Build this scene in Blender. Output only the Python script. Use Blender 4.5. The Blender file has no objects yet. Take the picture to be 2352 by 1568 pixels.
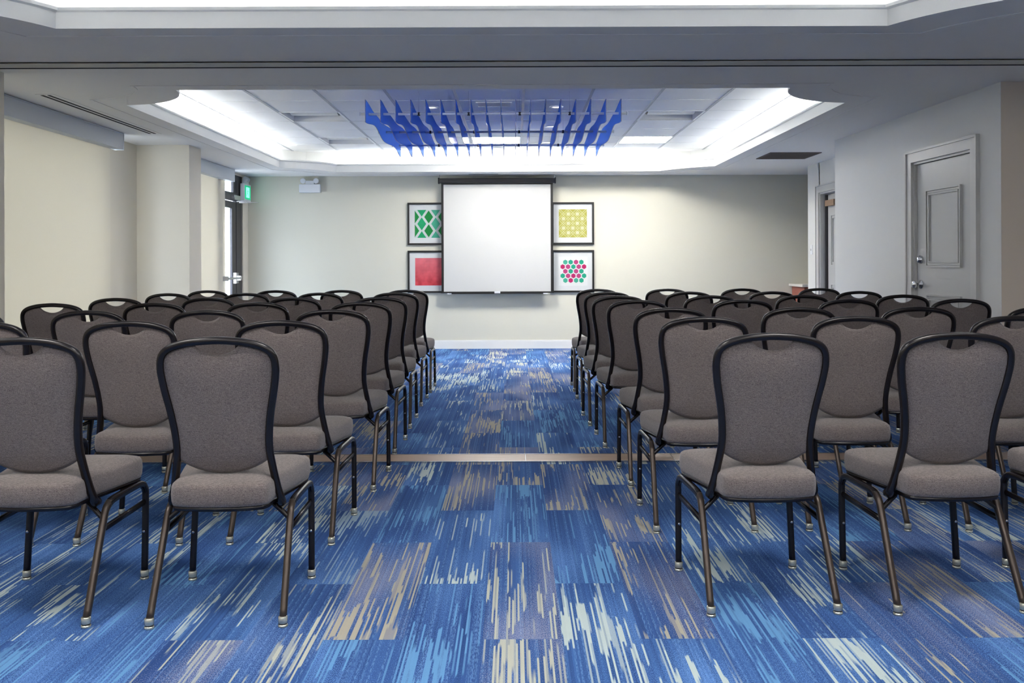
import bpy, bmesh, math, random
from mathutils import Vector, Matrix
from mathutils.geometry import tessellate_polygon
random.seed(7)
C = bpy.context.scene.collection
PI = math.pi

# ------------------------------------------------------------------ materials
def srgb(r, g, b):
    f = lambda c: (c/255/12.92) if c/255 <= .04045 else ((c/255+.055)/1.055)**2.4
    return (f(r), f(g), f(b), 1)

class NT:
    """small helper around a node tree"""
    def __init__(self, name):
        self.m = bpy.data.materials.new(name); self.m.use_nodes = True
        self.t = self.m.node_tree; self.b = self.t.nodes['Principled BSDF']
        self.out = self.t.nodes['Material Output']
    def put(self, sock, v):
        if hasattr(v, 'default_value') or isinstance(v, bpy.types.NodeSocket): self.t.links.new(v, sock)
        else: sock.default_value = v
    def math(self, op, a, b=0.0, c=0.0, clamp=False):
        n = self.t.nodes.new('ShaderNodeMath'); n.operation = op; n.use_clamp = clamp
        for i, v in enumerate((a, b, c)): self.put(n.inputs[i], v)
        return n.outputs[0]
    def xyz(self, x, y, z=0.0):
        n = self.t.nodes.new('ShaderNodeCombineXYZ')
        for i, v in enumerate((x, y, z)): self.put(n.inputs[i], v)
        return n.outputs[0]
    def noise(self, vec, scale=1.0, detail=0.0, rough=.5):
        n = self.t.nodes.new('ShaderNodeTexNoise'); n.inputs['Scale'].default_value = scale
        n.inputs['Detail'].default_value = detail; n.inputs['Roughness'].default_value = rough
        self.put(n.inputs['Vector'], vec); return n.outputs['Fac']
    def white(self, vec):
        n = self.t.nodes.new('ShaderNodeTexWhiteNoise'); n.noise_dimensions = '3D'
        self.put(n.inputs['Vector'], vec); return n.outputs['Value']
    def mix(self, f, a, b):
        n = self.t.nodes.new('ShaderNodeMix'); n.data_type = 'RGBA'
        self.put(n.inputs[0], f); self.put(n.inputs[6], a); self.put(n.inputs[7], b); return n.outputs[2]
    def ramp(self, f, a, b):
        n = self.t.nodes.new('ShaderNodeMapRange'); n.inputs[1].default_value = a; n.inputs[2].default_value = b
        self.put(n.inputs[0], f); return n.outputs[0]
    def obj(self):
        return self.t.nodes.new('ShaderNodeTexCoord').outputs['Object']
    def bump(self, h, strength, dist=.002):
        n = self.t.nodes.new('ShaderNodeBump'); n.inputs['Strength'].default_value = strength
        n.inputs['Distance'].default_value = dist; self.put(n.inputs['Height'], h)
        self.t.links.new(n.outputs[0], self.b.inputs['Normal'])

def plain(name, col, rough=.6, metal=0.0, var=.04, scale=6, bump=0, spec=.5):
    n = NT(name); o = n.obj()
    f = n.noise(o, scale, 3)
    d = tuple(c*(1-var) for c in col[:3])+(1,); l = tuple(min(1, c*(1+var)) for c in col[:3])+(1,)
    n.put(n.b.inputs['Base Color'], n.mix(f, d, l))
    n.b.inputs['Roughness'].default_value = rough; n.b.inputs['Metallic'].default_value = metal
    n.b.inputs['Specular IOR Level'].default_value = spec
    if bump: n.bump(n.noise(o, 180, 2), bump, .001)
    return n.m

def emitter(name, col, strength):
    n = NT(name); n.b.inputs['Base Color'].default_value = col
    n.b.inputs['Emission Color'].default_value = col; n.b.inputs['Emission Strength'].default_value = strength
    return n.m

def fabric(name, c0, c1, scale=420):
    n = NT(name); o = n.obj()
    a = n.noise(o, scale, 2, .7); a = n.ramp(a, .36, .64)
    st = n.t.nodes.new('ShaderNodeMapping'); st.inputs['Scale'].default_value = (90, 90, 700); n.put(st.inputs[0], o)
    b = n.ramp(n.noise(st.outputs[0], 1, 1), .35, .65)
    f = n.math('ADD', n.math('MULTIPLY', a, .7), n.math('MULTIPLY', b, .3))
    n.put(n.b.inputs['Base Color'], n.mix(f, c0, c1)); n.b.inputs['Roughness'].default_value = .95
    n.b.inputs['Specular IOR Level'].default_value = .15
    n.b.inputs['Sheen Weight'].default_value = .25; n.b.inputs['Sheen Roughness'].default_value = .6
    n.bump(a, .35, .0012)
    return n.m

def carpet():
    n = NT('carpet_planks'); o = n.obj()
    s = n.t.nodes.new('ShaderNodeSeparateXYZ'); n.put(s.inputs[0], o); X, Y = s.outputs[0], s.outputs[1]
    M = n.math
    cx = M('DIVIDE', M('ADD', X, .104), .25); col = M('FLOOR', cx); fx = M('FRACT', cx)
    par = M('MULTIPLY', M('FRACT', M('MULTIPLY', col, .5)), 2)
    ry = M('ADD', M('SUBTRACT', Y, 2.873), M('MULTIPLY', par, .5)); row = M('FLOOR', ry)
    r1 = n.white(n.xyz(col, row, 1.5)); r2 = n.white(n.xyz(col, row, 7.5)); r3 = n.white(n.xyz(col, row, 13.5)); r4 = n.white(n.xyz(col, row, 23.5))
    g = M('FLOOR', M('DIVIDE', X, .00625))
    gs = M('ADD', M('MULTIPLY', g, 13.71), M('MULTIPLY', row, 7.3))
    A = n.noise(n.xyz(gs, M('MULTIPLY', Y, 2.3), r1))
    A2 = n.noise(n.xyz(M('ADD', gs, 91.3), M('MULTIPLY', Y, 1.6), r2))
    B = n.noise(n.xyz(M('MULTIPLY', M('MULTIPLY', g, .00625), 55), M('MULTIPLY', Y, 2.6), M('MULTIPLY', r3, 40)))
    sx = M('ADD', X, M('MULTIPLY', r1, 60)); sy = M('ADD', Y, M('MULTIPLY', r2, 60))
    Cn = n.noise(n.xyz(M('MULTIPLY', sx, 6.0), M('MULTIPLY', sy, 2.2), 3.3))
    v = M('ADD', A, M('MULTIPLY', B, .22))
    v = M('ADD', v, M('MULTIPLY', M('SUBTRACT', Cn, .5), .95))
    v = M('ADD', v, M('MULTIPLY', M('SUBTRACT', r4, .5), .14))
    v = M('ADD', v, M('MULTIPLY', M('SUBTRACT', n.white(n.xyz(g, row, 8.8)), .5), .22))
    acc = n.ramp(v, .845, .865)
    # ragged, speckled yarn
    sp = n.noise(n.xyz(M('MULTIPLY', X, 420), M('MULTIPLY', Y, 170), 0.0), 1, 1, .6)
    yarn = n.white(n.xyz(g, row, 2.2))
    # base
    baseN = M('ADD', M('ADD', M('MULTIPLY', r3, .35), .1), M('MULTIPLY', n.noise(n.xyz(M('MULTIPLY', sx, 9), M('MULTIPLY', sy, 1.3), 9.9)), .6))
    base = n.mix(n.ramp(baseN, .2, .9), srgb(48, 76, 132), srgb(70, 108, 166))
    base = n.mix(M('MULTIPLY', yarn, .42), base, srgb(26, 48, 92))
    yl = n.white(n.xyz(g, row, 5.7)); ly = M('MULTIPLY', n.ramp(yl, .62, .9), n.ramp(n.noise(n.xyz(M('MULTIPLY', X, 300), M('MULTIPLY', Y, 45), 4.0), 1, 1, .6), .42, .60))
    base = n.mix(M('MULTIPLY', ly, .55), base, srgb(112, 150, 200))
    fleck = n.mix(n.ramp(r2, .55, .62), srgb(112, 158, 222), srgb(168, 170, 190))
    fm = n.ramp(M('ADD', sp, M('MULTIPLY', M('SUBTRACT', n.noise(n.xyz(M('MULTIPLY', sx, 5), M('MULTIPLY', sy, 1.6), 21.)), .5), .55)), .53, .63)
    base = n.mix(M('MULTIPLY', fm, .55), base, fleck)
    thin = n.ramp(M('ADD', A2, M('MULTIPLY', M('SUBTRACT', Cn, .5), .35)), .66, .69)
    accc = n.mix(n.ramp(r2, .30, .31), srgb(190, 204, 200), n.mix(n.ramp(r2, .55, .56), srgb(104, 154, 200), n.mix(n.ramp(r2, .8, .81), srgb(188, 190, 174), srgb(176, 170, 152))))
    c = n.mix(M('MULTIPLY', thin, .6), base, accc)
    c = n.mix(M('MULTIPLY', acc, M('ADD', .78, M('MULTIPLY', sp, .3))), c, accc)
    # final plank colour, roughness and yarn bump
    n.put(n.b.inputs['Base Color'], c); n.b.inputs['Roughness'].default_value = 1
    n.b.inputs['Specular IOR Level'].default_value = .1
    n.bump(M('ADD', sp, M('MULTIPLY', yarn, .5)), .5, .002)
    return n.m

M_WALL = plain('wall_paint_warm_white', srgb(216, 213, 198), .7, bump=.1, var=.01)
M_WALLR = plain('wall_paint_white', srgb(218, 218, 216), .6, bump=.1, var=.01)
M_CEIL = plain('ceiling_paint', srgb(246, 243, 238), .8, bump=.08, var=.01)
M_TRIM = plain('white_gloss_paint', srgb(236, 236, 233), .4, var=.01)
M_TILE = plain('ceiling_tile_mineral', srgb(242, 243, 245), .9, bump=.4, var=.02, scale=60)
M_TBAR = plain('ceiling_runner_shade_grey', srgb(172, 176, 186), .5, var=.02)  # grey stands for shading along the runners, put into their colour
M_TBARW = plain('ceiling_runner_white', srgb(236, 238, 240), .5, var=.02)
M_DOOR = plain('grey_door_paint', srgb(190, 190, 189), .32, var=.01)
M_CASE = plain('grey_casing_paint', srgb(198, 197, 195), .35, var=.01)
def shade_mat():
    n = NT('cream_shade_fabric'); t = n.t
    f = n.noise(n.obj(), 260, 2); c = n.mix(f, srgb(226, 219, 204), srgb(232, 226, 212)); n.put(n.b.inputs['Base Color'], c); n.b.inputs['Roughness'].default_value = .9
    tl = t.nodes.new('ShaderNodeBsdfTranslucent'); n.put(tl.inputs[0], c)
    m = t.nodes.new('ShaderNodeMixShader'); m.inputs[0].default_value = .22
    t.links.new(n.b.outputs[0], m.inputs[1]); t.links.new(tl.outputs[0], m.inputs[2]); t.links.new(m.outputs[0], n.out.inputs[0]); return n.m
M_SHADE = shade_mat()
M_CASS = plain('shade_cassette_grey_white', srgb(208, 212, 216), .45, var=.01)
M_DARK = plain('dark_slot', srgb(38, 36, 35), .8)
M_GRILL = plain('brown_grille', srgb(92, 84, 80), .7)
M_BLK = plain('black_enamel', srgb(30, 29, 27), .4)
M_BRONZE = plain('dark_bronze_frame', srgb(58, 56, 60), .35, .4)
M_CHROME = plain('satin_chrome', srgb(200, 202, 206), .22, .95, var=.02)
M_HINGE = plain('brown_bronze_hinge', srgb(112, 78, 72), .45, .3)
M_FAB = fabric('taupe_chair_fabric', srgb(74, 66, 64), srgb(136, 125, 121))
M_FRAME = plain('black_tube_enamel', srgb(20, 14, 14), .26, .1, spec=.5)
M_LEG = plain('bronze_tube_enamel', srgb(72, 62, 55), .32, .55, spec=.6)
M_GLIDE = plain('clear_glide', srgb(206, 206, 192), .18, .7, var=.1, scale=90)
M_RUBBER = plain('dark_glide_ring', srgb(30, 28, 28), .6)
M_SCREEN = plain('matte_projection_fabric', srgb(198, 198, 196), .9, var=.005)
M_MAT = plain('picture_mat', srgb(206, 208, 208), .8, var=.01)
M_PAPER = plain('art_paper', srgb(214, 215, 214), .8, var=.01)
M_PLAST = plain('white_plastic', srgb(226, 228, 232), .4, var=.01)
M_WOOD = plain('red_brown_wood', srgb(160, 92, 76), .5, var=.15, scale=20)
M_CARPET = carpet()

def strip_mat():
    n = NT('tan_wood_threshold'); o = n.obj()
    mp = n.t.nodes.new('ShaderNodeMapping'); mp.inputs['Scale'].default_value = (3, 60, 1); n.put(mp.inputs[0], o)
    f = n.noise(mp.outputs[0], 1, 3)
    n.put(n.b.inputs['Base Color'], n.mix(f, srgb(168, 138, 116), srgb(206, 178, 154)))
    n.b.inputs['Roughness'].default_value = .38
    return n.m
M_STRIP = strip_mat()

def acrylic():
    n = NT('blue_acrylic'); t = n.t
    tr = t.nodes.new('ShaderNodeBsdfTransparent'); tr.inputs[0].default_value = (.50, .68, .99, 1)
    tl = t.nodes.new('ShaderNodeBsdfTranslucent'); tl.inputs[0].default_value = (.12, .32, .95, 1)
    df = t.nodes.new('ShaderNodeBsdfDiffuse'); df.inputs[0].default_value = (.12, .32, .92, 1)
    gl = t.nodes.new('ShaderNodeBsdfGlossy'); gl.inputs['Roughness'].default_value = .1
    m1 = t.nodes.new('ShaderNodeMixShader'); m1.inputs[0].default_value = .5
    t.links.new(tl.outputs[0], m1.inputs[1]); t.links.new(df.outputs[0], m1.inputs[2])
    m2 = t.nodes.new('ShaderNodeMixShader'); m2.inputs[0].default_value = .52
    t.links.new(tr.outputs[0], m2.inputs[1]); t.links.new(m1.outputs[0], m2.inputs[2])
    m3 = t.nodes.new('ShaderNodeMixShader'); m3.inputs[0].default_value = .05
    t.links.new(m2.outputs[0], m3.inputs[1]); t.links.new(gl.outputs[0], m3.inputs[2])
    t.links.new(m3.outputs[0], n.out.inputs[0])
    return n.m
M_ACR = acrylic()

def glass():
    n = NT('clear_glass'); t = n.t
    tr = t.nodes.new('ShaderNodeBsdfTransparent'); tr.inputs[0].default_value = (.92, .95, .96, 1)
    gl = t.nodes.new('ShaderNodeBsdfGlossy'); gl.inputs['Roughness'].default_value = .02
    m = t.nodes.new('ShaderNodeMixShader'); m.inputs[0].default_value = .06
    t.links.new(tr.outputs[0], m.inputs[1]); t.links.new(gl.outputs[0], m.inputs[2])
    t.links.new(m.outputs[0], n.out.inputs[0]); return n.m
M_GLASS = glass()

# ------------------------------------------------------------------ mesh helpers
def link(name, bm, mats, parent=None, smooth=False, bevel=0):
    me = bpy.data.meshes.new(name)
    bmesh.ops.recalc_face_normals(bm, faces=bm.faces)
    bm.to_mesh(me); bm.free()
    if not isinstance(mats, (list, tuple)): mats = [mats]
    for m in mats: me.materials.append(m)
    if smooth:
        for p in me.polygons: p.use_smooth = True
    o = bpy.data.objects.new(name, me); C.objects.link(o)
    if parent: o.parent = parent
    if bevel:
        b = o.modifiers.new('bevel', 'BEVEL'); b.width = bevel; b.segments = 2; b.limit_method = 'ANGLE'
    return o

def box(bm, x0, x1, y0, y1, z0, z1, mat=None, mi=0):
    vs = [bm.verts.new((x, y, z)) for z in (z0, z1) for y in (y0, y1) for x in (x0, x1)]
    if mat is not None:
        for v in vs: v.co = mat @ v.co
    for f in ((0, 1, 3, 2), (4, 6, 7, 5), (0, 4, 5, 1), (2, 3, 7, 6), (0, 2, 6, 4), (1, 5, 7, 3)):
        fc = bm.faces.new([vs[i] for i in f]); fc.material_index = mi
    return vs

def boxes(name, lst, mats, parent=None, mat=None, bevel=0):
    bm = bmesh.new()
    for b in lst: box(bm, *b[:6], mat=mat, mi=(b[6] if len(b) > 6 else 0))
    return link(name, bm, mats, parent, bevel=bevel)

def prism(bm, poly, z0, z1, mi=0):
    n = len(poly)
    a = [bm.verts.new((p[0], p[1], z0)) for p in poly]; b = [bm.verts.new((p[0], p[1], z1)) for p in poly]
    for i in range(n):
        f = bm.faces.new((a[i], a[(i+1) % n], b[(i+1) % n], b[i])); f.material_index = mi
    f = bm.faces.new(a); f.material_index = mi; f = bm.faces.new(b); f.material_index = mi

def spline(pts, sub=6):
    P = [Vector(p) for p in pts]; out = []
    for i in range(len(P)-1):
        p0 = P[max(i-1, 0)]; p1 = P[i]; p2 = P[i+1]; p3 = P[min(i+2, len(P)-1)]
        for k in range(sub):
            t = k/sub
            out.append(.5*((2*p1)+(-p0+p2)*t+(2*p0-5*p1+4*p2-p3)*t*t+(-p0+3*p1-3*p2+p3)*t**3))
    out.append(P[-1]); return out

def tube(bm, pts, ra, rb=None, seg=12, power=2.0, up=Vector((0, 1, 0))):
    """sweep a rounded section along pts; ra = half size across, rb = half size along 'up'"""
    rb = rb or ra; rings = []
    n = len(pts)
    for i, p in enumerate(pts):
        t = (pts[min(i+1, n-1)]-pts[max(i-1, 0)]).normalized()
        u = up-t*up.dot(t)
        if u.length < 1e-3: u = Vector((1, 0, 0))-t*t.x
        u.normalize(); s = t.cross(u)
        r = []
        for k in range(seg):
            a = 2*PI*(k+.5)/seg; ca, sa = math.cos(a), math.sin(a)
            q = (abs(ca)**power+abs(sa)**power)**(-1/power)
            r.append(bm.verts.new(p+s*(ca*q*ra)+u*(sa*q*rb)))
        rings.append(r)
    for a, b in zip(rings, rings[1:]):
        for k in range(seg): bm.faces.new((a[k], a[(k+1) % seg], b[(k+1) % seg], b[k]))
    bm.faces.new(rings[0]); bm.faces.new(rings[-1])

def lathe(bm, prof, seg=20, mat=Matrix(), mi=0):
    """prof: (radius, z) list about local z, then transformed"""
    rings = []
    for r, z in prof:
        rings.append([bm.verts.new(mat @ Vector((r*math.cos(2*PI*k/seg), r*math.sin(2*PI*k/seg), z))) for k in range(seg)])
    for a, b in zip(rings, rings[1:]):
        for k in range(seg):
            f = bm.faces.new((a[k], a[(k+1) % seg], b[(k+1) % seg], b[k])); f.material_index = mi
    f = bm.faces.new(rings[0]); f.material_index = mi; f = bm.faces.new(rings[-1]); f.material_index = mi

def rot(axis, deg, loc=(0, 0, 0)):
    return Matrix.Translation(loc) @ Matrix.Rotation(math.radians(deg), 4, axis)

def tag(o, label, cat, group=None):
    o['label'] = label; o['category'] = cat
    if group: o['group'] = group
    return o
def thing(name, label, cat, loc=(0, 0, 0), rz=0, group=None):
    o = bpy.data.objects.new(name, None); C.objects.link(o); o.empty_display_size = .1
    o.location = loc; o.rotation_euler = (0, 0, rz)
    return tag(o, label, cat, group)
def struct(o): o['kind'] = 'structure'; return o
def copy_tree(o, parent=None):
    c = o.copy(); C.objects.link(c)
    if parent: c.parent = parent
    for ch in [x for x in KIDS.get(o.name, [])]: copy_tree(ch, c)
    return c
KIDS = {}
def index_kids(root):
    for ch in root.children: KIDS.setdefault(root.name, []).append(ch); index_kids(ch)

# ------------------------------------------------------------------ room shell
H = 2.40; HT = 2.70; YB = 12.70; XL = -3.85; Y0 = -2.6; TOP = 2.85
bm = bmesh.new(); box(bm, -4.1, 5.2, Y0-.1, YB+.1, -.1, 0); struct(link('floor', bm, M_CARPET))
struct(boxes('trim_1', [(-3.84, 3.9, 5.43, 5.625, 0.0, .006), (-3.84, 3.9, 5.418, 5.43, 0, .009, 1), (-3.84, 3.9, 5.625, 5.635, 0, .009, 1)]
             + [(x, x+.004, 5.43, 5.625, .006, .0065, 1) for x in (-3.1, -1.9, -1.05, .06, .95, 2.2)], [M_STRIP, M_CHROME]))

# left wall with pillar, partition jamb and the door opening
struct(boxes('wall_left', [(-4.0, XL, Y0, 5.86, 0, TOP), (-4.0, XL, 8.36, 9.32, 0, TOP), (-4.0, XL, 5.86, 8.36, 2.33, TOP), (-4.0, XL, 5.86, 8.36, 0, .10), (-4.0, -3.314, 9.32, 9.67, 0, TOP), (-3.82, -3.72, 9.67, 9.74, 0, TOP), (-3.82, -3.72, 11.36, 11.42, 0, TOP), (-3.82, -3.72, 9.74, 11.36, 2.33, TOP), (-3.82, -3.72, 9.74, 11.36, 0, .10),
      (-3.78, -3.70, 11.42, 12.46, 2.37, TOP), (-3.78, -3.70, 12.46, YB+.1, 0, TOP), (XL, -3.235, 5.67, 5.80, 0, H)], plain('wall_paint_cream', srgb(224, 216, 200), .7, bump=.1, var=.01)))
struct(boxes('wall_back', [(-3.78, 5.1, YB, YB+.15, 0, TOP)], M_WALL))
struct(boxes('wall_front', [(-4.0, 5.1, Y0-.15, Y0, 0, TOP)], M_WALL))
struct(boxes('baseboard_back', [(-3.69, 4.95, YB-.014, YB, 0, .10), (-3.69, 4.95, YB-.010, YB, .10, .118)], M_TRIM))
struct(boxes('baseboard_left', [(-3.70, -3.688, 12.48, YB-.02, 0, .11), (XL, XL+.013, 5.80, 9.32, 0, .11), (-3.32, -3.302, 9.31, 9.68, 0, .11), (XL, -3.31, 9.306, 9.32, 0, .11), (-3.72, -3.707, 9.68, 11.40, 0, .11)], M_TRIM))

# right: projecting wall with the near door, then the set back wall with the far door
A = Vector((3.30, 6.20, 0)); ang = math.atan2(.09, 2.95)
LF = Matrix.Translation(A) @ Matrix.Rotation(ang+PI/2, 4, 'Z')       # local x = along the wall (away), local y = into the wall is -y ... room side +y
d0, d1, dz = .36, 1.275, 1.99
def inv(*b): return b
LW = [(0, d0, -.16, 0, 0, H), (d1, 2.955, -.16, 0, 0, H), (d0, d1, -.16, 0, dz, H)]
bm = bmesh.new()
for b in LW: box(bm, *b, mat=LF)
box(bm, 3.36, 3.85, 9.0, 9.148, 0, H)
box(bm, 3.73, 3.85, 9.0, 10.22, 0, H); box(bm, 3.73, 3.85, 11.17, 11.62, 0, H); box(bm, 3.73, 3.85, 10.2, 11.2, 2.03, H)
box(bm, 5.0, 5.12, 6.3, YB, 0, TOP); box(bm, 4.6, 4.75, Y0, 6.22, 0, TOP)
struct(link('wall_right', bm, M_WALLR))
struct(boxes('wall_right', [(3.302, 5.1, 6.2, 6.35, 0, TOP)], plain('wall_paint_shade_tint', srgb(222, 208, 192), .7, bump=.1, var=.01)))   # face turned to the camera; its warm shadow tone is put into the paint
bm = bmesh.new(); box(bm, 0, d0-.1, 0, .012, 0, .11, mat=LF); box(bm, d1+.1, 2.95, 0, .012, 0, .11, mat=LF)
box(bm, 3.717, 3.73, 9.15, 10.12, 0, .11); box(bm, 3.717, 3.73, 11.27, 11.62, 0, .11); box(bm, 3.30, 4.6, 6.187, 6.2, 0, .11)
struct(link('baseboard_right', bm, M_TRIM))

# ------------------------------------------------------------------ ceiling with two coved trays
XA, XB = -2.965, 2.53
def tray_outline(y0, y1, off=0.0, r=.60, seg=12):
    """counter-clockwise outline whose corners are quarter circles bulging into the tray; off>0 grows it"""
    xa, xb, ya, yb = XA-off, XB+off, y0-off, y1+off; rr = max(r-off*.55, .08); P = []
    for cx, cy, a0 in ((xa, ya, 90), (xb, ya, 180), (xb, yb, 270), (xa, yb, 0)):
        for k in range(seg+1):
            a = math.radians(a0-90*k/seg)
            f = .9 if (y0 > 0 and cy == ya) else .42       # how far the corner bows out from a straight chamfer
            a1 = math.radians(a0-90); t_ = k/seg; ca = math.cos(math.radians(a0)); sa = math.sin(math.radians(a0))
            hx = ca+(math.cos(a1)-ca)*t_; hy = sa+(math.sin(a1)-sa)*t_
            P.append((cx+rr*(hx+(math.cos(a)-hx)*f), cy+rr*(hy+(math.sin(a)-hy)*f)))
    return P
TR = [(6.39, 12.14), (-1.03, 4.72)]
def flat(bm, outer, holes, z, mi=0):
    loops = [[Vector((p[0], p[1], z)) for p in outer]]+[[Vector((p[0], p[1], z)) for p in h] for h in holes]
    vs = [bm.verts.new(v) for l in loops for v in l]
    for t in tessellate_polygon(loops):
        try: f = bm.faces.new([vs[i] for i in t]); f.material_index = mi
        except ValueError: pass
OUT = [(-3.95, Y0-.1), (5.1, Y0-.1), (5.1, YB+.1), (-4.05, YB+.1)]
def band(bm, P, Q, z0, z1, mi=0):
    n = len(P); a = [bm.verts.new((p[0], p[1], z0)) for p in P]; b = [bm.verts.new((p[0], p[1], z1)) for p in Q]
    for i in range(n):
        f = bm.faces.new((a[i], a[(i+1) % n], b[(i+1) % n], b[i])); f.material_index = mi
bm = bmesh.new()
flat(bm, OUT, [tray_outline(*t) for t in TR], H)
flat(bm, OUT, [tray_outline(*t, off=.30) for t in TR], H+.03)
o = struct(link('ceiling', bm, M_CEIL))
for i, t in enumerate(TR):
    bm = bmesh.new()
    p0, p1, p2, p3 = (tray_outline(*t, off=v) for v in (0, .006, .02, .30))
    pb = tray_outline(*t, off=-.010); pc = tray_outline(*t, off=.004)
    band(bm, p0, p0, H, H+.085); band(bm, p0, pb, H+.085, H+.092); band(bm, pb, pb, H+.092, H+.108); band(bm, pb, p2, H+.108, H+.112)
    band(bm, p2, p2, H+.112, H+.02)
    band(bm, p2, p3, H+.02, H+.02)
    band(bm, p3, p3, H+.02, HT+.002)
    struct(link('trim_%d' % (2+i), bm, M_TRIM))
    # fine bead on the soffit around the tray
    bm = bmesh.new(); q0 = tray_outline(*t, off=.15, r=.60); q1 = tray_outline(*t, off=.162, r=.60)
    band(bm, q0, q0, H, H-.004); band(bm, q1, q1, H, H-.004); band(bm, q0, q1, H-.004, H-.004)
    struct(link('trim_%d' % (4+i), bm, M_CEIL))

# suspended tile ceiling above the trays: real grid with openings for the fixtures
def xe():
    e = [-2.355+.61*k for k in range(-2, 10)]; return e
REAR_ROWS = [8.51+.61*k for k in range(-4, 8)]; FRONT_ROWS = [-1.6+.61*k for k in range(0, 13)]
fixt = []           # (x0,x1,y0,y1,kind)
for a, b, k in ((0, 1, 'dark'), (6, 1, 'dark'), (0, 4, 'dark'), (6, 4, 'lit'), (3, 4, 'lit')):
    x = -2.355+.61*a; y = 8.51+.61*b
    fixt.append((x, x+.61, y, y+.61, k, 'rear'))
for a, b in ((1, 2), (4, 2), (7, 2), (1, 6), (4, 6), (7, 6)):  # unseen near-tray lights, mirrored from the rear and added to fill the room
    x = -2.965+.61*a; y = FRONT_ROWS[b]
    fixt.append((x, x+.61, y, y+.61, 'lit', 'front'))
def tiles(name, rows):
    bm = bmesh.new(); X = xe()
    for i in range(len(X)-1):
        for j in range(len(rows)-1):
            if any(abs(f[0]-X[i]) < .05 and abs(f[2]-rows[j]) < .05 for f in fixt): continue
            box(bm, X[i], X[i+1], rows[j], rows[j+1], HT, HT+.015)
    return struct(link(name, bm, M_TILE))
tiles('ceiling', REAR_ROWS); tiles('ceiling', FRONT_ROWS)
for k, (rows) in enumerate((REAR_ROWS, FRONT_ROWS)):
    bm = bmesh.new()
    for x in xe(): box(bm, x-.012, x+.012, rows[0], rows[-1], HT-.005, HT+.002, mi=0)
    X = xe()
    for y in rows: box(bm, X[0], X[-1], y-.007, y+.007, HT-.003, HT+.002, mi=1)
    struct(link('trim_%d' % (6+k), bm, [M_TBAR, M_TBARW]))
struct(boxes('ceiling', [(-3.95, 5.1, Y0-.1, YB+.1, 2.9, 2.95)], M_CEIL))

M_LENS = emitter('troffer_lens_glow', (1, .97, .92, 1), 21.0)
M_LENSF = emitter('added_front_lens_glow', (1, .96, .91, 1), 8.5)
nm = {'rear': 'rear', 'front': 'front'}
fl = {0: 'unlit square recessed ceiling light in the tray, near and left of the blue fixture',
      1: 'unlit square recessed ceiling light in the tray, near and right of the blue fixture',
      2: 'unlit square recessed ceiling light in the tray, at its far left',
      3: 'glowing square ceiling light right of the blue fixture',
      4: 'glowing square ceiling light seen behind the blue fins'}
for i, (x0, x1, y0, y1, kind, where) in enumerate(fixt):
    if where == 'rear': lab = fl[i]
    else:
        k = i-5; lab = 'added unseen square ceiling light in the near tray, %s %s' % (('left', 'middle', 'right')[k % 3], ('behind the camera', 'above the nearest chairs')[k//3])
    t = thing('ceiling_light', lab, 'ceiling light', ((x0+x1)/2, (y0+y1)/2, HT), 0, 'square ceiling lights')
    h = .305; w = .285
    fr = [(-h, h, -h, -w, -.006, .004), (-h, h, w, h, -.006, .004), (-h, -w, -w, w, -.006, .004), (w, h, -w, w, -.006, .004)]
    boxes('frame', fr, M_TBARW, t)
    if kind == 'lit':
        boxes('housing', [(-h, h, -h, h, .03, .04)], M_TRIM, t)
        boxes('lens', [(-w, w, -w, w, .0, .006)], M_LENS if where == 'rear' else M_LENSF, t)
    else:
        boxes('housing', [(-h, h, -h, -w, .0, .10), (-h, h, w, h, 0, .10), (-h, -w, -w, w, 0, .10), (w, h, -w, w, 0, .10), (-h, h, -h, h, .10, .11)], M_TILE, t)
        bm = bmesh.new()
        prof = [(-.20, .09), (-.15, .05), (-.06, .02), (0, .012), (.06, .02), (.15, .05), (.20, .09)]
        for (a, za), (b, zb) in zip(prof, prof[1:]):
            bm.faces.new([bm.verts.new(v) for v in ((-.24, a, za), (.24, a, za), (.24, b, zb), (-.24, b, zb))])
        link('reflector', bm, M_TRIM, t, smooth=True)

# downlights
M_DLENS = emitter('downlight_lens_glow', (1, .98, .95, 1), .5)
M_RING = plain('downlight_ring_white', srgb(245, 246, 248), .3)
dl = [(-.80, 8.87, 'nearest left one'), (.41, 8.87, 'nearest right one'), (-.80, 10.13, 'left one of the middle pair'), (.41, 10.13, 'right one of the middle pair'),
      (.41, 11.44, 'one beside the glowing square light'), (-1.47, 12.02, 'leftmost of the far three'), (-.22, 12.02, 'centre of the far three'), (1.05, 12.02, 'rightmost of the far three')]
for x, y, w in dl:
    t = thing('downlight', 'small round white ceiling downlight above the blue fixture, '+w, 'downlight', (x, y, HT), 0, 'round downlights')
    bm = bmesh.new(); lathe(bm, [(.045, .0), (.048, -.010), (.062, -.010), (.068, -.004), (.068, 0)], 28); link('ring', bm, M_RING, t, True)
    bm = bmesh.new(); lathe(bm, [(.046, -.003), (.045, -.0045), (.002, -.0045)], 24); link('lens', bm, M_DLENS, t)
# small rectangular panel in the tray
t = thing('access_panel', 'small rectangular framed panel in the tile ceiling above the blue fixture', 'panel', (-.19, 8.72, HT))
boxes('frame', [(-.17, .17, -.12, -.105, -.007, 0), (-.17, .17, .105, .12, -.007, 0), (-.17, -.155, -.105, .105, -.007, 0), (.155, .17, -.105, .105, -.007, 0)], M_TBARW, t)
boxes('plate', [(-.155, .155, -.105, .105, -.003, -.0005)], M_TBAR, t)

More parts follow.
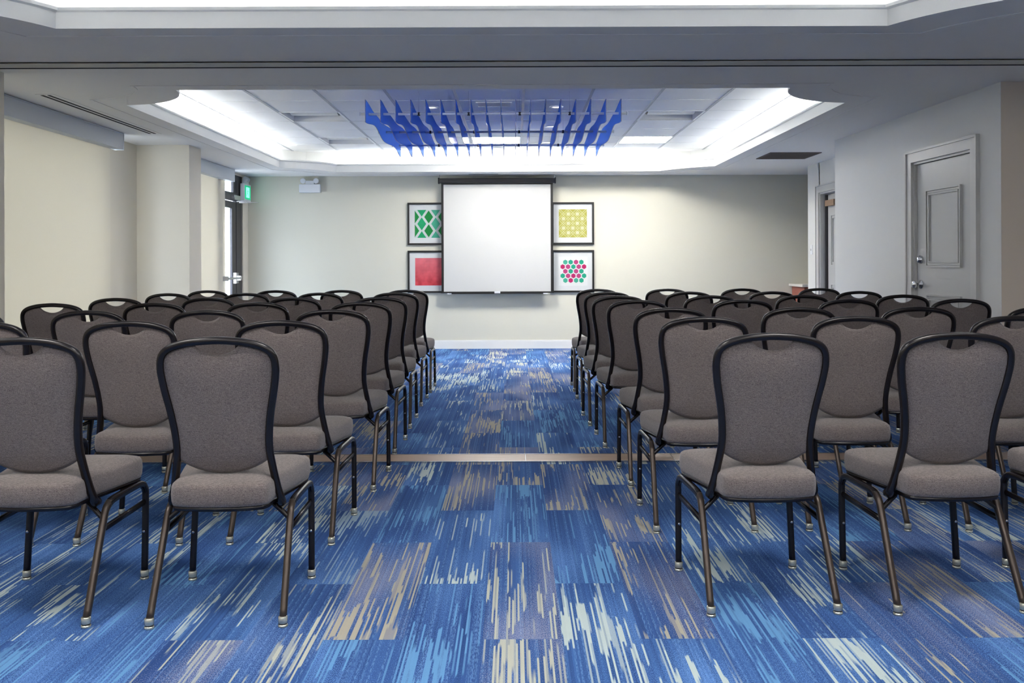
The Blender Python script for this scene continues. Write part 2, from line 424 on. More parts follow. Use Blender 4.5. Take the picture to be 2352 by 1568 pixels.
# cove and daylight lamps
def area(name, loc, sx, sy, power, col, rx=0, ry=0, rz=0, portal=False):
    l = bpy.data.lights.new(name, 'AREA'); l.shape = 'RECTANGLE'; l.size = sx; l.size_y = sy; l.energy = power; l.color = col
    o = bpy.data.objects.new(name, l); C.objects.link(o); o.location = loc; o.rotation_euler = (rx, ry, rz)
    if portal: l.cycles.is_portal = True
    return o
COVE = (.96, .98, 1.0)
def cove(y0, y1, p):
    z = H+.05; xa, xb = XA-.17, XB+.17; T = math.radians(48)
    L = y1-y0-1.0; cy = (y0+y1)/2; cx = (XA+XB)/2
    area('cove_lamp', (xa, cy, z), .05, L, p*L, COVE, ry=PI-T); area('cove_lamp', (xb, cy, z), .05, L, p*L, COVE, ry=PI+T)
    W = XB-XA-1.1
    area('cove_lamp', (cx, y1+.17, z), W, .05, p*W*.4, COVE, rx=PI-T); area('cove_lamp', (cx, y0-.17, z), W, .05, p*W, COVE, rx=PI+T)
cove(*TR[0], 3.4); cove(*TR[1], 3.6)

# folding partition track across the soffit
struct(boxes('trim_8', [(-3.85, 4.6, 5.50, 5.625, H-.006, H), (-3.85, 4.6, 5.655, 5.67, H-.004, H-.0005, 1), (-3.85, 4.6, 5.50, 5.508, H-.010, H)], [M_WALL, M_DARK]))

# linear diffusers and return grille
t = thing('slot_diffuser', 'long twin slot air diffuser in the ceiling beside the left window shade', 'air vent', (-3.35, 7.52, H))
boxes('frame', [(-.065, .065, -1.0, 1.0, -.003, 0)], M_CEIL, t)
boxes('slot', [(-.042, -.020, -.97, .97, -.005, -.003)], M_DARK, t); boxes('slot', [(.006, .026, -.97, .97, -.005, -.003)], M_DARK, t)
t = thing('slot_diffuser', 'slim air diffuser in the ceiling above the projection screen', 'air vent', (-.12, 12.42, H))
boxes('frame', [(-1.25, 1.25, -.04, .04, -.003, 0)], M_CEIL, t)
boxes('slot', [(-.50, -.10, -.014, .014, -.005, -.003)], M_DARK, t)
t = thing('return_grille', 'square brown return air grille in the ceiling near the right wall', 'air vent', (3.12, 10.42, H))
boxes('frame', [(-.285, .285, -.30, -.28, -.008, 0), (-.285, .285, .28, .30, -.008, 0), (-.285, -.265, -.28, .28, -.008, 0), (.265, .285, -.28, .28, -.008, 0)], M_GRILL, t)
boxes('louvre', [(-.265, .265, -.27+.036*k, -.252+.036*k, -.006, -.001) for k in range(15)], M_GRILL, t)
boxes('backing', [(-.27, .27, -.285, .285, -.001, -.0003)], M_DARK, t)

# ------------------------------------------------------------------ blue wave fixture
def interp(T, x):
    if x <= T[0][0]: return T[0][1]
    for (a, va), (b, vb) in zip(T, T[1:]):
        if x <= b: 
            s = (x-a)/(b-a); s = s*s*(3-2*s); return va+(vb-va)*s
    return T[-1][1]
FB = [(7.90, 2.405), (8.45, 2.452), (9.02, 2.388), (9.85, 2.432), (10.34, 2.385)]
FT = [(7.90, 2.60), (8.42, 2.565), (8.95, 2.555), (9.55, 2.585), (10.34, 2.53)]
t = thing('pendant_fixture', 'long blue translucent fin light sculpture hanging under the tray ceiling', 'pendant light', (-.18, 9.1, HT))
xs0 = -1.105; sp_ = 2.21/17
fin = None
for i in range(18):
    x = xs0+sp_*i
    if fin is None:
        bm = bmesh.new(); N = 48; A_, B_ = [], []
        for k in range(N+1):
            y = 7.90+2.44*k/N
            for L_, xx in ((A_, -.003), (B_, .003)):
                L_.append((bm.verts.new((xx, y-9.1, interp(FB, y)-HT)), bm.verts.new((xx, y-9.1, interp(FT, y)-HT))))
        for k in range(N):
            bm.faces.new((A_[k][0], A_[k+1][0], A_[k+1][1], A_[k][1])); bm.faces.new((B_[k][0], B_[k][1], B_[k+1][1], B_[k+1][0]))
            bm.faces.new((A_[k][0], B_[k][0], B_[k+1][0], A_[k+1][0])).material_index = 1; bm.faces.new((A_[k][1], A_[k+1][1], B_[k+1][1], B_[k][1])).material_index = 1
        for k in (0, N): bm.faces.new((A_[k][0], A_[k][1], B_[k][1], B_[k][0])).material_index = 1
        fin = link('fin', bm, [M_ACR, plain('fin_edge_navy', srgb(24, 44, 110), .3)], t); f = fin
    else:
        f = fin.copy(); C.objects.link(f); f.parent = t
    f.location = (x, 0, 0)
for y in (8.06, 9.17, 10.2):
    bm = bmesh.new(); tube(bm, [Vector((-1.17, y-9.1, 2.50-HT)), Vector((1.17, y-9.1, 2.50-HT))], .011, seg=12)
    for s in (-1, 1): lathe(bm, [(.011, 0), (.018, .002), (.018, .012), (.006, .014)], 14, Matrix.Translation((s*1.17, y-9.1, 2.50-HT)) @ Matrix.Rotation(s*PI/2, 4, 'Y'))
    link('rod', bm, M_PLAST, t, True)
    for x in (-.66, -.22, .23, .67):
        bm = bmesh.new(); tube(bm, [Vector((x, y-9.1, 2.51-HT)), Vector((x, y-9.1, 0))], .0012, seg=6); link('suspension_wire', bm, M_CHROME, t)
        bm = bmesh.new(); lathe(bm, [(.002, -.016), (.013, -.014), (.013, .012), (.002, .016)], 12, Matrix.Translation((x, y-9.1, 2.50-HT))); link('clip', bm, M_BLK, t, True)

# ------------------------------------------------------------------ left window shades
def shade(y0, y1, xf, xs, label, zb=.06):
    t = thing('roller_shade', label, 'window shade', (xf, (y0+y1)/2, 0), 0, 'roller shades on the left wall')
    L = (y1-y0)/2
    boxes('cassette', [(-.085, 0, -L, L, H-.155, H-.004), (0, .006, -L, L, H-.155, H-.148), (-.006, .008, -L, L, H-.014, H-.004)], M_CASS, t, bevel=.003)
    boxes('end_cap', [(-.085, .004, L-.002, L+.008, H-.157, H-.003)], M_CASS, t)
    boxes('shade_fabric', [(xs-xf-.003, xs-xf, -L+.02, L-.10, zb, H-.15)], M_SHADE, t)
    boxes('bottom_rail', [(xs-xf-.012, xs-xf+.008, -L+.02, L-.10, zb-.03, zb)], M_CASS, t)
    return t
shade(5.84, 8.47, -3.62, -3.70, 'wide cream roller shade on the near left window before the pillar')
shade(9.70, 11.76, -3.60, -3.69, 'pale roller shade behind the pillar next to the glass door')

for k, (y0, y1, x) in enumerate(((5.86, 8.36, -3.95), (9.74, 11.36, -3.80))):
    wn = struct(boxes('window_%d' % (k+1), [(x-.03, x+.03, y0, y0+.04, .10, 2.33), (x-.03, x+.03, y1-.04, y1, .10, 2.33), (x-.03, x+.03, y0, y1, .10, .14), (x-.03, x+.03, y0, y1, 2.29, 2.33)], M_TRIM))
    boxes('window_glass', [(x-.004, x+.004, y0+.04, y1-.04, .14, 2.29)], M_GLASS, wn)
    area('window_portal', (x-.08, (y0+y1)/2, 1.22), 2.2, y1-y0, 1, (1, 1, 1), ry=-PI/2, portal=True)

# ------------------------------------------------------------------ glazed exit door (left, far)
dX = -3.735
dn = struct(boxes('door_1', [(dX-.03, dX+.02, 11.42, 11.50, 0, 2.37), (dX-.03, dX+.02, 12.22, 12.46, 0, 2.37), (dX-.03, dX+.02, 11.50, 12.22, 2.30, 2.37),
        (dX-.03, dX+.02, 11.50, 12.22, 2.02, 2.13)], M_BRONZE))
boxes('door_leaf', [(dX-.015, dX+.015, 11.51, 11.58, .02, 2.01), (dX-.015, dX+.015, 12.04, 12.21, .02, 2.01), (dX-.015, dX+.015, 11.58, 12.04, 1.92, 2.01),
        (dX-.015, dX+.015, 11.58, 12.04, .02, .28)], M_BRONZE, dn)
boxes('door_glass', [(dX-.004, dX+.004, 11.58, 12.04, .28, 1.92)], M_GLASS, dn)
boxes('transom_glass', [(dX-.004, dX+.004, 11.50, 12.10, 2.13, 2.30)], M_GLASS, dn)
boxes('transom_panel', [(dX-.015, dX+.015, 12.10, 12.22, 2.13, 2.30)], M_BRONZE, dn)
bm = bmesh.new(); box(bm, dX+.016, dX+.06, 12.07, 12.17, .93, 1.07)
tube(bm, [Vector((dX+.10, 12.16, 1.0)), Vector((dX+.10, 11.58, 1.0))], .016, seg=12)
box(bm, dX+.04, dX+.11, 12.09, 12.15, .97, 1.03); box(bm, dX+.02, dX+.11, 11.56, 11.60, .97, 1.03)
link('push_bar', bm, M_CHROME, dn)
bm = bmesh.new(); box(bm, dX+.021, dX+.08, 11.95, 12.20, 2.03, 2.09); box(bm, dX+.05, dX+.18, 12.14, 12.155, 2.012, 2.024)
box(bm, dX+.06, dX+.32, 12.20, 12.212, 2.000, 2.010)
link('door_closer', bm, M_CHROME, dn)
area('door_portal', (dX-.12, 11.94, 1.19), .9, 2.3, 1, (1, 1, 1), rz=0, ry=-PI/2, portal=True)

# outdoor paving beyond the door, unseen; not part of the room floor
M_GROUND = plain('pale_paving', srgb(200, 200, 200), .9)
struct(boxes('floor', [(-14, -4.12, 2, 24, -.12, -.02)], M_GROUND))

# ------------------------------------------------------------------ exit sign and emergency light
def lamp_head(parent, x, y, z, ax):
    bm = bmesh.new(); lathe(bm, [(.014, -.028), (.024, -.02), (.036, .014), (.038, .022), (.034, .024), (.004, .021)], 20, rot('X', ax, (x, y, z)))
    link('lamp_head', bm, M_PLAST, parent, True)
t = thing('exit_sign', 'green running figure exit sign with lamp heads above the glass door', 'exit sign', (-3.70, 12.48, 2.04))
boxes('sign_box', [(.002, .06, -.15, .15, 0, .235)], M_PLAST, t, bevel=.004)
boxes('lamp_mount', [(.01, .05, -.09, .09, .235, .265)], M_PLAST, t)
M_GREEN = emitter('exit_green_glow', srgb(0, 190, 130), .25); M_PALE = emitter('exit_pale_glow', srgb(150, 255, 235), .36)
boxes('sign_face', [(.060, .0615, -.135, .135, .025, .212)], M_GREEN, t)
bm = bmesh.new()
box(bm, .0615, .0625, -.075, .075, .05, .19)
link('doorway_symbol', bm, M_PALE, t)
def fig(name, parent):
    bm = bmesh.new(); W = lambda y, z: Vector((.0632, y, z))
    segs = [((.0, .155), (-.005, .115), .010), ((-.005, .115), (-.035, .095), .006), ((-.035, .095), (-.055, .070), .005), ((-.005, .115), (.022, .092), .006),
            ((.022, .092), (.018, .062), .005), ((.0, .148), (.030, .140), .004), ((.030, .140), (.040, .122), .004), ((.0, .148), (-.026, .136), .004), ((-.026, .136), (-.030, .115), .004)]
    for a, b, r in segs: tube(bm, [W(*a), W(*b)], r, .0006, seg=8, up=Vector((1, 0, 0)))
    lathe(bm, [(.009, -.0006), (.009, .0006)], 14, rot('Y', 90, (.0632, .004, .172)))
    return link(name, bm, M_GREEN, parent)
fig('running_figure', t)
for y in (-.05, .05): lamp_head(t, .045, y, .295, 90)
t = thing('emergency_light', 'white emergency light box with two lamp heads high on the back wall', 'emergency light', (-2.83, YB, 2.17))
boxes('battery_box', [(-.145, .145, -.075, -.001, 0, .115)], M_PLAST, t, bevel=.005)
boxes('lamp_mount', [(-.06, .06, -.06, -.001, .115, .165)], M_PLAST, t, bevel=.003)
for x in (-.09, .09): lamp_head(t, x, -.05, .165, 100)

# ------------------------------------------------------------------ pictures
def poly(bm, pts, y, mi):
    f = bm.faces.new([bm.verts.new((p[0], y, p[1])) for p in pts]); f.material_index = mi
def clip_poly(P, x0, x1, z0, z1):
    def cl(P, ax, v, s):
        out = []
        for i in range(len(P)):
            a, b = P[i], P[(i+1) % len(P)]; ia = (a[ax]-v)*s >= 0; ib = (b[ax]-v)*s >= 0
            if ia: out.append(a)
            if ia != ib:
                t_ = (v-a[ax])/(b[ax]-a[ax]); out.append((a[0]+(b[0]-a[0])*t_, a[1]+(b[1]-a[1])*t_))
        return out
    for ax, v, s in ((0, x0, 1), (0, x1, -1), (1, z0, 1), (1, z1, -1)):
        P = cl(P, ax, v, s)
        if len(P) < 3: return []
    return P
def picture(x, z, label, art):
    t = thing('picture_frame', label, 'picture', (x, YB, z), 0, 'framed prints beside the screen')
    h = .2935; w = .026
    boxes('frame', [(-h, h, -.03, -.002, -h, -h+w), (-h, h, -.03, -.002, h-w, h), (-h, -h+w, -.03, -.002, -h+w, h-w), (h-w, h, -.03, -.002, -h+w, h-w)], M_BLK, t, bevel=.002)
    boxes('mat', [(-h+w, h-w, -.014, -.006, -h+w, h-w)], M_MAT, t)
    bm = bmesh.new(); mats = art(bm); link('print', bm, mats, t)
def P_(n, *c): return plain(n, srgb(*[v*.85 for v in c]), .8, var=.10, scale=25)
def art_green(bm):
    a = .193; box(bm, -a, a, -.0155, -.0142, -a, a, mi=0)
    u = 1/601
    for i in range(-3, 6):
        for j in range(-4, 5):
            cx = (-.193)+(58*i)*u*1.0; cz = .0+(115*j/2)*u
            if (i+j) % 2 == 0: continue
            # diamonds centred in alternating columns
            p = clip_poly([(cx-37*u, cz), (cx, cz-54*u), (cx+37*u, cz), (cx, cz+54*u)], -a, a, -a, a)
            if p: poly(bm, p, -.0158, 1+(0 if i % 2 == 0 else (1 if i % 4 == 1 else 2)))
    return [P_('print_white', 226, 234, 232), P_('print_green', 0, 146, 62), P_('print_sea_green', 20, 176, 112), P_('print_teal', 72, 184, 150)]
def art_red(bm):
    a = .19; box(bm, -a, a, -.0155, -.0142, -a, a)
    n = NT('print_red_weave'); o = n.obj(); s = n.t.nodes.new('ShaderNodeSeparateXYZ'); n.put(s.inputs[0], o)
    k = n.noise(o, 9, 3); gx = n.math('PINGPONG', s.outputs[0], .009); gz = n.math('PINGPONG', s.outputs[2], .008)
    m = n.math('MULTIPLY', n.ramp(gx, .001, .005), n.ramp(gz, .001, .004))
    c1 = n.mix(n.ramp(k, .35, .65), srgb(178, 34, 48), srgb(214, 70, 80))
    n.put(n.b.inputs['Base Color'], n.mix(n.math('MULTIPLY', n.math('SUBTRACT', 1, m), n.ramp(s.outputs[2], -.2, .3)), c1, srgb(226, 150, 162))); n.b.inputs['Roughness'].default_value = .85
    return [n.m]
def art_yellow(bm):
    a = .195; u = 1/601; box(bm, -a, a, -.0155, -.0142, -a, a, mi=0)
    for k in range(-5, 6):        # crossing pale bands
        c = k*78*u
        for s in (1, -1):
            for o_ in (-10*u, 10*u):
                w = 3.6*u; p = clip_poly([(-a-.2+c+o_-w, s*(-a-.2)), (-a-.2+c+o_+w, s*(-a-.2)), (a+.2+c+o_+w, s*(a+.2)), (a+.2+c+o_-w, s*(a+.2))], -a, a, -a, a)
                if p: poly(bm, p, -.0157-.0001*(s > 0), 2)
    for r, z in enumerate((78, 39, 0, -39, -78)):
        for x in ((-38, 38) if r % 2 == 0 else (-78, 0, 78)):
            poly(bm, [(x*u+15*u*math.cos(q*PI/8), z*u+15*u*math.sin(q*PI/8)) for q in range(16)], -.0161, 1)
    for sx in (-1, 1):
        for sz in (-1, 1):
            for q in (20, 45, 70):
                ca, sa = math.cos(math.radians(q)), math.sin(math.radians(q)); bx, bz = sx*a, sz*a
                p = [(bx-sx*(30*u*ca), bz-sz*(30*u*sa)), (bx-sx*(66*u*ca)+sa*2*u, bz-sz*(66*u*sa)), (bx-sx*(66*u*ca)-sa*2*u, bz-sz*(66*u*sa)-2*u)]
                poly(bm, p, -.0163, 3)
    return [P_('print_olive', 196, 190, 84), P_('print_cream_dot', 232, 232, 190), P_('print_pale_line', 222, 222, 162), P_('print_lemon', 228, 228, 96)]
def art_hex(bm):
    u = 1/601; box(bm, -.2, .2, -.0155, -.0142, -.2, .2, mi=0)
    rows = ['TTPT', 'PPTPP', 'PTPT', 'TPPPT', 'TPTT']
    for r, s in enumerate(rows):
        z = (76-38*r)*u; n_ = len(s)
        for i, ch in enumerate(s):
            x = (i-(n_-1)/2)*44.5*u+.005
            mi = {'T': 1, 'P': 3}[ch]+((i+r) % 2)
            poly(bm, [(x+21*u*math.sin(q*PI/3), z+21*u*math.cos(q*PI/3)) for q in range(6)], -.0158, mi)
    return [M_PAPER, P_('print_mint', 72, 190, 158), P_('print_jade', 20, 176, 138), P_('print_pink', 206, 66, 132), P_('print_magenta', 208, 26, 108)]
picture(-1.19, 1.734, 'framed print of green and teal diamonds, upper left of the screen', art_green)
picture(-1.19, 1.07, 'framed print of a red woven square, lower left of the screen', art_red)
picture(.81, 1.734, 'framed print of yellow dotted lattice, upper right of the screen', art_yellow)
picture(.81, 1.07, 'framed print of pink and teal hexagons, lower right of the screen', art_hex)

# ------------------------------------------------------------------ projection screen
t = thing('projection_screen', 'white pull-down projection screen with black borders on the back wall', 'projection screen', (-.238, 12.56, 0))
bm = bmesh.new(); prof = [(-.03, 2.285), (.03, 2.285), (.036, 2.30), (.036, 2.335), (.024, 2.352), (-.024, 2.352), (-.036, 2.335), (-.036, 2.30)]
a = [bm.verts.new((-.80, p[0], p[1])) for p in prof]; b = [bm.verts.new((.80, p[0], p[1])) for p in prof]
for k in range(8): bm.faces.new((a[k], a[(k+1) % 8], b[(k+1) % 8], b[k]))
bm.faces.new(a); bm.faces.new(b); link('housing', bm, plain('dark_bronze_housing', srgb(84, 80, 76), .3, .5), t, bevel=.003)
for s in (-1, 1):
    boxes('end_cap', [(s*.80-.008, s*.80+.008, -.042, .042, 2.278, 2.358)], M_BLK, t, bevel=.003)
    boxes('hanging_bracket', [(s*.79-.004, s*.79+.004, -.01, .01, 2.35, H)], M_CHROME, t)
boxes('screen_fabric', [(-.735, .735, -.002, 0, .795, 2.29)], M_SCREEN, t)
boxes('black_border', [(-.767, -.735, -.0022, .0002, .795, 2.29), (.735, .767, -.0022, .0002, .795, 2.29), (-.735, .735, -.0024, .0002, 2.265, 2.29)], M_BLK, t)
boxes('bottom_bar', [(-.775, .775, -.010, .010, .776, .797), (-.66, .66, -.008, .008, .764, .776)], M_BLK, t)
boxes('pull_tab', [(-.04, .04, -.014, -.010, .772, .800)], M_PLAST, t); 
for s in (-1, 1): boxes('bar_cap', [(s*.66-.03, s*.66+.03, -.012, .012, .762, .775)], M_PLAST, t)

# ------------------------------------------------------------------ near door on the right
def door_parts(root, F, u0, u1, zt, rec):
    """panelled door in local frame F; u along wall, +y to the room"""
    bm = bmesh.new(); c = .095
    for (a, b, z0, z1) in ((u0-c, u0, 0, zt+c), (u1, u1+c, 0, zt+c), (u0, u1, zt, zt+c)):
        box(bm, a, b, -.001, .020, z0, z1, mat=F)
    for (a, b, z0, z1) in ((u0-c, u0-c+.02, 0, zt+c), (u1+c-.02, u1+c, 0, zt+c), (u0-c, u1+c, zt+c-.018, zt+c), ):
        box(bm, a, b, .020, .030, z0, z1, mat=F)
    link('casing', bm, M_CASE, root)
    bm = bmesh.new()
    box(bm, u0, u0+.018, -.15, .0, 0, zt, mat=F); box(bm, u1-.018, u1, -.15, .0, 0, zt, mat=F); box(bm, u0, u1, -.15, 0, zt-.018, zt, mat=F)
    link('jamb', bm, M_CASE, root)
    a, b = u0+.021, u1-.021; y1 = -rec; bm = bmesh.new(); box(bm, a, b, y1-.04, y1, .008, zt-.022, mat=F)
    leaf = link('door_leaf', bm, M_DOOR, root)
    w = (b-a); pa, pb = a+.17, b-.17
    bm = bmesh.new()
    for z0, z1 in ((1.14, 1.755), (.20, .925)):
        for k, (o_, h_) in enumerate(((0, .018), (.017, .009), (.034, .015))):
            p, q, r, s = pa+o_, pb-o_, z0+o_, z1-o_; e = .013
            box(bm, p, q, y1, y1+h_, r, r+e, mat=F); box(bm, p, q, y1, y1+h_, s-e, s, mat=F)
            box(bm, p, p+e, y1, y1+h_, r+e, s-e, mat=F); box(bm, q-e, q, y1, y1+h_, r+e, s-e, mat=F)
    link('panel_moulding', bm, M_DOOR, leaf)
    return a, b, y1, leaf
def toWorld(F, p): return F @ Vector(p)
dr = thing('door_2', None, None); del dr['label']; del dr['category']; struct(dr)
a, b, y1, leaf = door_parts(dr, LF, d0, d1, dz, .022)
for z in (1.75, 1.01, .27):
    bm = bmesh.new(); box(bm, a-.006, a+.018, y1, y1+.004, z-.055, z+.055, mat=LF); lathe(bm, [(.007, -.058), (.007, .058)], 10, LF @ Matrix.Translation((a-.002, y1+.007, z)))
    link('hinge', bm, M_HINGE, leaf)
def kn(u, z, prof): 
    bm = bmesh.new(); lathe(bm, prof, 24, LF @ Matrix.Translation((u, y1, z)) @ Matrix.Rotation(-PI/2, 4, 'X')); return bm
link('deadbolt', kn(b-.065, 1.20, [(.033, 0), (.033, .012), (.026, .016), (.024, .030), (.004, .032)]), M_CHROME, leaf, True)
link('door_knob', kn(b-.065, 1.00, [(.036, 0), (.036, .006), (.014, .014), (.013, .035), (.026, .045), (.031, .058), (.026, .070), (.006, .074)]), M_CHROME, leaf, True)

# far door, set back wall
F2 = Matrix.Translation((3.73, 10.22, 0)) @ Matrix.Rotation(PI/2, 4, 'Z')
dr2 = thing('door_3', None, None); del dr2['label']; del dr2['category']; struct(dr2)
a, b, y1, leaf2 = door_parts(dr2, F2, 0.0, .95, 2.03, .085)
bm = bmesh.new(); box(bm, b-.36, b-.06, y1, y1+.05, 1.86, 1.93, mat=F2); link('door_closer', bm, plain('tan_closer', srgb(150, 122, 98), .5), leaf2)
boxes('stop', [(b-.03, b-.004, y1, y1+.03, .01, 2.0)], M_BRONZE, leaf2, mat=F2)

t = thing('light_switch', 'small white switch plate on the wall beside the far right door', 'light switch', (3.73, 11.48, 1.34))
boxes('plate', [(-.006, 0, -.04, .04, -.06, .06)], M_PLAST, t, bevel=.002); boxes('toggle', [(-.012, -.006, -.006, .006, -.012, .012)], M_CHROME, t)

# sideboard in the far right alcove
t = thing('sideboard', 'red-brown wooden sideboard with a pale top in the far right corner', 'sideboard', (4.26, 12.38, 0))
boxes('top', [(-.46, .46, -.30, .30, .855, .89)], plain('pale_stone_top', srgb(224, 218, 210), .4), t, bevel=.004)
boxes('body', [(-.42, .42, -.26, .28, .08, .855), (-.38, .38, -.22, .26, 0, .08)], M_WOOD, t)
for s in (-1, 1):
    dd = boxes('door', [(s*.205-.195, s*.205+.195, -.278, -.26, .12, .83)], M_WOOD, t, bevel=.004)
    boxes('handle', [(s*.05-.006, s*.05+.006, -.30, -.278, .5, .62)], M_CHROME, dd)

# ------------------------------------------------------------------ banquet chair
HW = [(.385, .182), (.43, .172), (.50, .160), (.56, .153), (.62, .155), (.69, .164), (.77, .179), (.82, .186), (.855, .187)]
def yb(z): 
    s = max(0, min(1, (.94-z)/.55)); return .012+.115*s**1.05
def hw(z):
    if z >= .855: return .187
    return interp_lin(HW, z)
def interp_lin(T, x):
    if x <= T[0][0]: return T[0][1]
    for (a, va), (b, vb) in zip(T, T[1:]):
        if x <= b: return va+(vb-va)*(x-a)/(b-a)
    return T[-1][1]
TOPC = [(0, .931), (.035, .930), (.07, .9265), (.105, .919), (.135, .910), (.158, .899), (.176, .882), (.186, .858), (.1875, .84)]

def make_chair():
    root = thing('banquet_chair', '', 'chair')
    # back frame: one bent tube
    right = [(.170, .185, .362), (.180, .150, .366), (.1835, .128, .385)]
    right += [(w, yb(z), z) for z, w in HW[1:-1]]
    corner = [(.187, yb(.845), .845), (.184, yb(.87), .872), (.174, yb(.89), .892), (.156, yb(.905), .906), (.130, yb(.915), .9165), (.09, yb(.925), .9255), (.045, yb(.93), .930), (0, yb(.932), .932)]
    R = right+corner; L_ = [(-p[0], p[1], p[2]) for p in R[:-1]][::-1]
    bm = bmesh.new(); tube(bm, spline(R+L_, 4), .0125, .014, seg=12, power=3.0); link('back_frame', bm, M_FRAME, root, True)
    # backrest pad
    NU, NV = 44, 28; F, B = [], []
    bm = bmesh.new()
    for i in range(NU+1):
        u = -1+2*i/NU; x_ = abs(u)*.187
        T = interp_lin(TOPC, x_)-.004
        if x_ < .074: T = T-.043*(1-(x_/.074)**2)**.75
        Bz = .478+.052*abs(u)**2.2
        fr_, br_ = [], []
        for j in range(NV+1):
            v = j/NV; z = Bz+(T-Bz)*v; w = hw(z)-.002
            e = max(abs(u), abs(2*v-1)); x = u*w
            q = (1-e**5)
            y0 = yb(z); edge = (i in (0, NU)) or (j in (0, NV))
            pb = bm.verts.new((x, y0-.016*q-.000, z)); br_.append(pb)
            fr_.append(pb if edge else bm.verts.new((x, y0+.004+.032*(1-e**6), z)))
        F.append(fr_); B.append(br_)
    for G in (F, B):
        for i in range(NU):
            for j in range(NV):
                q = [G[i][j], G[i+1][j], G[i+1][j+1], G[i][j+1]]
                try: bm.faces.new(q)
                except ValueError: pass
    link('backrest', bm, M_FAB, root, True)
    # seat cushion
    def outline(n=64):
        P = []
        pts = [(-.130, .022), (-.07, .008), (0, .003), (.07, .008), (.130, .022), (.152, .036), (.162, .065), (.168, .13), (.192, .25), (.216, .38), (.220, .43), (.208, .462), (.17, .478), (.08, .486), (0, .488),
               (-.08, .486), (-.17, .478), (-.208, .462), (-.220, .43), (-.216, .38), (-.192, .25), (-.168, .13), (-.162, .065), (-.152, .036)]
        q = pts[-2:]+pts+pts[:2]
        s = spline([(a, b, 0) for a, b in q], 4)
        return s[8:8+4*len(pts)]
    O = outline(); cx, cy = 0, .25
    def seat_rings(levels, mat, name):
        bm = bmesh.new(); rings = []
        for ins, z in levels:
            r = []
            for p in O:
                d = Vector((p.x-cx, p.y-cy)); k = max(0, 1-ins/d.length)
                r.append(bm.verts.new((cx+d.x*k, cy+d.y*k, z)))
            rings.append(r)
        for a_, b_ in zip(rings, rings[1:]):
            for k in range(len(O)): bm.faces.new((a_[k], a_[(k+1) % len(O)], b_[(k+1) % len(O)], b_[k]))
        bm.faces.new(rings[0]); bm.faces.new(rings[-1])
        return link(name, bm, mat, root, True)
    seat_rings([(.02, .386), (.003, .388), (-.001, .400), (-.003, .425), (-.001, .448), (.003, .4555), (.012, .4615), (.04, .469), (.09, .475), (.14, .477), (.19, .478)], M_FAB, 'seat')
    seat_rings([(.03, .372), (.006, .373), (.004, .3865), (.02, .3868)], M_FRAME, 'seat_pan')
    # legs, side rails, stretchers, cross bars
    for s in (-1, 1):
        bm = bmesh.new(); tube(bm, spline([(s*.2155, .003, .026), (s*.212, .075, .17), (s*.2085, .145, .308), (s*.2075, .166, .340), (s*.207, .195, .357)], 5), .0115, .0125, seg=12, power=3.2)
        leg = link('leg', bm, M_LEG, root, True)
        bm = bmesh.new(); lathe(bm, [(.0135, .034), (.0155, .032), (.0155, .014), (.014, .012)], 16, Matrix.Translation((s*.2155, 0, 0)), 0)
        lathe(bm, [(.0140, .0125), (.0135, .008)], 16, Matrix.Translation((s*.2155, 0, 0)), 1); lathe(bm, [(.0150, .0085), (.0165, .004), (.0155, 0)], 16, Matrix.Translation((s*.2155, 0, 0)), 0)
        link('glide', bm, [M_GLIDE, M_RUBBER], leg, True)
        bm = bmesh.new(); tube(bm, spline([(s*.2215, .458, .026), (s*.219, .472, .18), (s*.2165, .482, .300), (s*.216, .480, .330), (s*.215, .462, .352)], 5), .0115, .0125, seg=12, power=3.2)
        leg = link('leg', bm, M_FRAME, root, True)
        G = Matrix.Translation((s*.2215, .457, 0)); bm = bmesh.new()
        lathe(bm, [(.0135, .034), (.0155, .032), (.0155, .014), (.014, .012)], 16, G, 0); lathe(bm, [(.0140, .0125), (.0135, .008)], 16, G, 1); lathe(bm, [(.0150, .0085), (.0165, .004), (.0155, 0)], 16, G, 0)
        link('glide', bm, [M_GLIDE, M_RUBBER], leg, True)
        bm = bmesh.new(); lathe(bm, [(.005, 0), (.005, .003), (.002, .004)], 10, rot('X', 90, (s*.219, .458, .178))); link('bolt', bm, M_CHROME, leg, True)
        bm = bmesh.new(); tube(bm, spline([(s*.2072, .188, .354), (s*.208, .225, .361), (s*.211, .34, .363), (s*.214, .43, .362), (s*.2152, .466, .350)], 5), .0115, .0125, seg=12, power=3.2, up=Vector((0, 0, 1)))
        link('side_rail', bm, M_FRAME, root, True)
        bm = bmesh.new(); tube(bm, [Vector((s*.2085, .128, .278)), Vector((s*.2155, .472, .285))], .007, .010, seg=10, power=3, up=Vector((0, 0, 1)))
        link('stretcher', bm, M_FRAME, root, True)
    bm = bmesh.new(); tube(bm, spline([(-.207, .148, .312), (-.150, .165, .358), (-.13, .172, .366), (.13, .172, .366), (.150, .165, .358), (.207, .148, .312)], 5), .008, .010, seg=10, power=3)
    link('cross_bar', bm, M_FRAME, root, True)
    return root

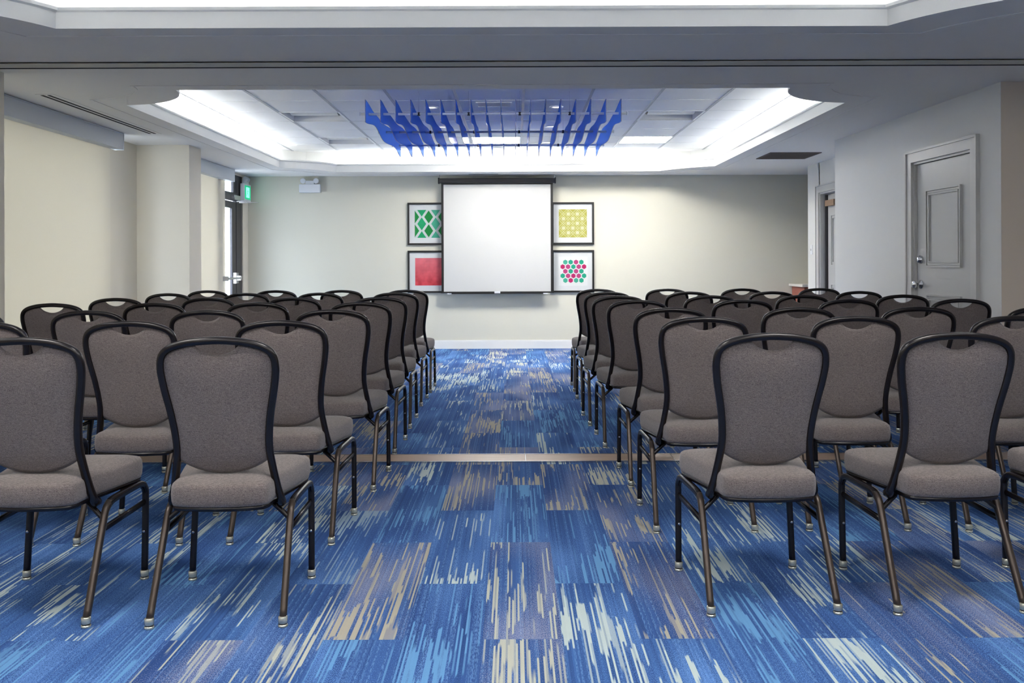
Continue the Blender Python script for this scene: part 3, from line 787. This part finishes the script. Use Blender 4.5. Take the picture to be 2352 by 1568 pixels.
# distance of the rear feet of each row, and where its chairs stand across the room
LEFT = [(2.975, [-.975, -1.617]), (3.85, [-.99, -1.63, -2.26]), (4.75, [-.953, -1.60, -2.226, -2.855]), (5.68, [-.965, -1.61, -2.245, -2.873]),
        (6.55, [-.970, -1.585, -2.20, -2.86]), (7.58, [-.995, -1.62, -2.23, -2.876]), (8.36, [-.99, -1.585, -2.19, -2.816])]
RIGHT = [(3.065, [.868, 1.495, 2.12]), (4.0, [.832, 1.508, 2.20]), (4.82, [.826, 1.505, 2.14, 2.80]), (5.85, [.79, 1.466, 2.145, 2.87]),
         (6.64, [.76, 1.43, 2.10, 2.835]), (7.53, [.770, 1.44, 2.12, 2.84]), (8.40, [.763, 1.404, 2.09, 2.81])]
rown = ['nearest row', 'second row from the camera', 'third row from the camera', 'fourth, middle row', 'fifth row from the camera', 'last row but one', 'farthest row']
coln = ['beside the aisle', 'second from the aisle', 'third from the aisle', 'fourth from the aisle']
proto = make_chair(); index_kids(proto); first = True
TURN = {('left', 0, 0): .03, ('right', 0, 0): .045, ('right', 0, 1): .03, ('left', 0, 1): .0}
for side, blk in (('left', LEFT), ('right', RIGHT)):
    for r, (y, xs) in enumerate(blk):
        for c_, x in enumerate(xs):
            o = proto if first else copy_tree(proto); first = False
            rz = TURN.get((side, r, c_), random.uniform(-.025, .025))
            o.location = (x, y+(random.uniform(-.02, .02) if c_ else 0), 0); o.rotation_euler = (0, 0, rz)
            tag(o, 'grey-brown banquet chair, %s block, %s, %s' % (side, rown[r], coln[c_]), 'chair', 'banquet chairs in the %s block' % side)

# ------------------------------------------------------------------ world, camera, view
w = bpy.data.worlds.new('sky'); bpy.context.scene.world = w; w.use_nodes = True
bg = w.node_tree.nodes['Background']; bg.inputs[0].default_value = (.80, .87, 1.0, 1); bg.inputs[1].default_value = 5.5

cam = bpy.data.cameras.new('camera'); co = bpy.data.objects.new('camera', cam); C.objects.link(co)
cam.sensor_width = 36; cam.lens = 2100/2352*36; cam.shift_y = -179/2352; cam.shift_x = -6/2352; cam.clip_start = .05
co.matrix_world = Matrix.Translation((0, 0, 1.18)) @ Matrix.Rotation(PI/2, 4, 'X') @ Matrix.Rotation(math.radians(-.20), 4, 'Z')
sc = bpy.context.scene; sc.camera = co
sc.view_settings.view_transform = 'Standard'; sc.view_settings.look = 'None'; sc.view_settings.exposure = 1.6; sc.view_settings.gamma = 1
sc.view_settings.use_curve_mapping = False
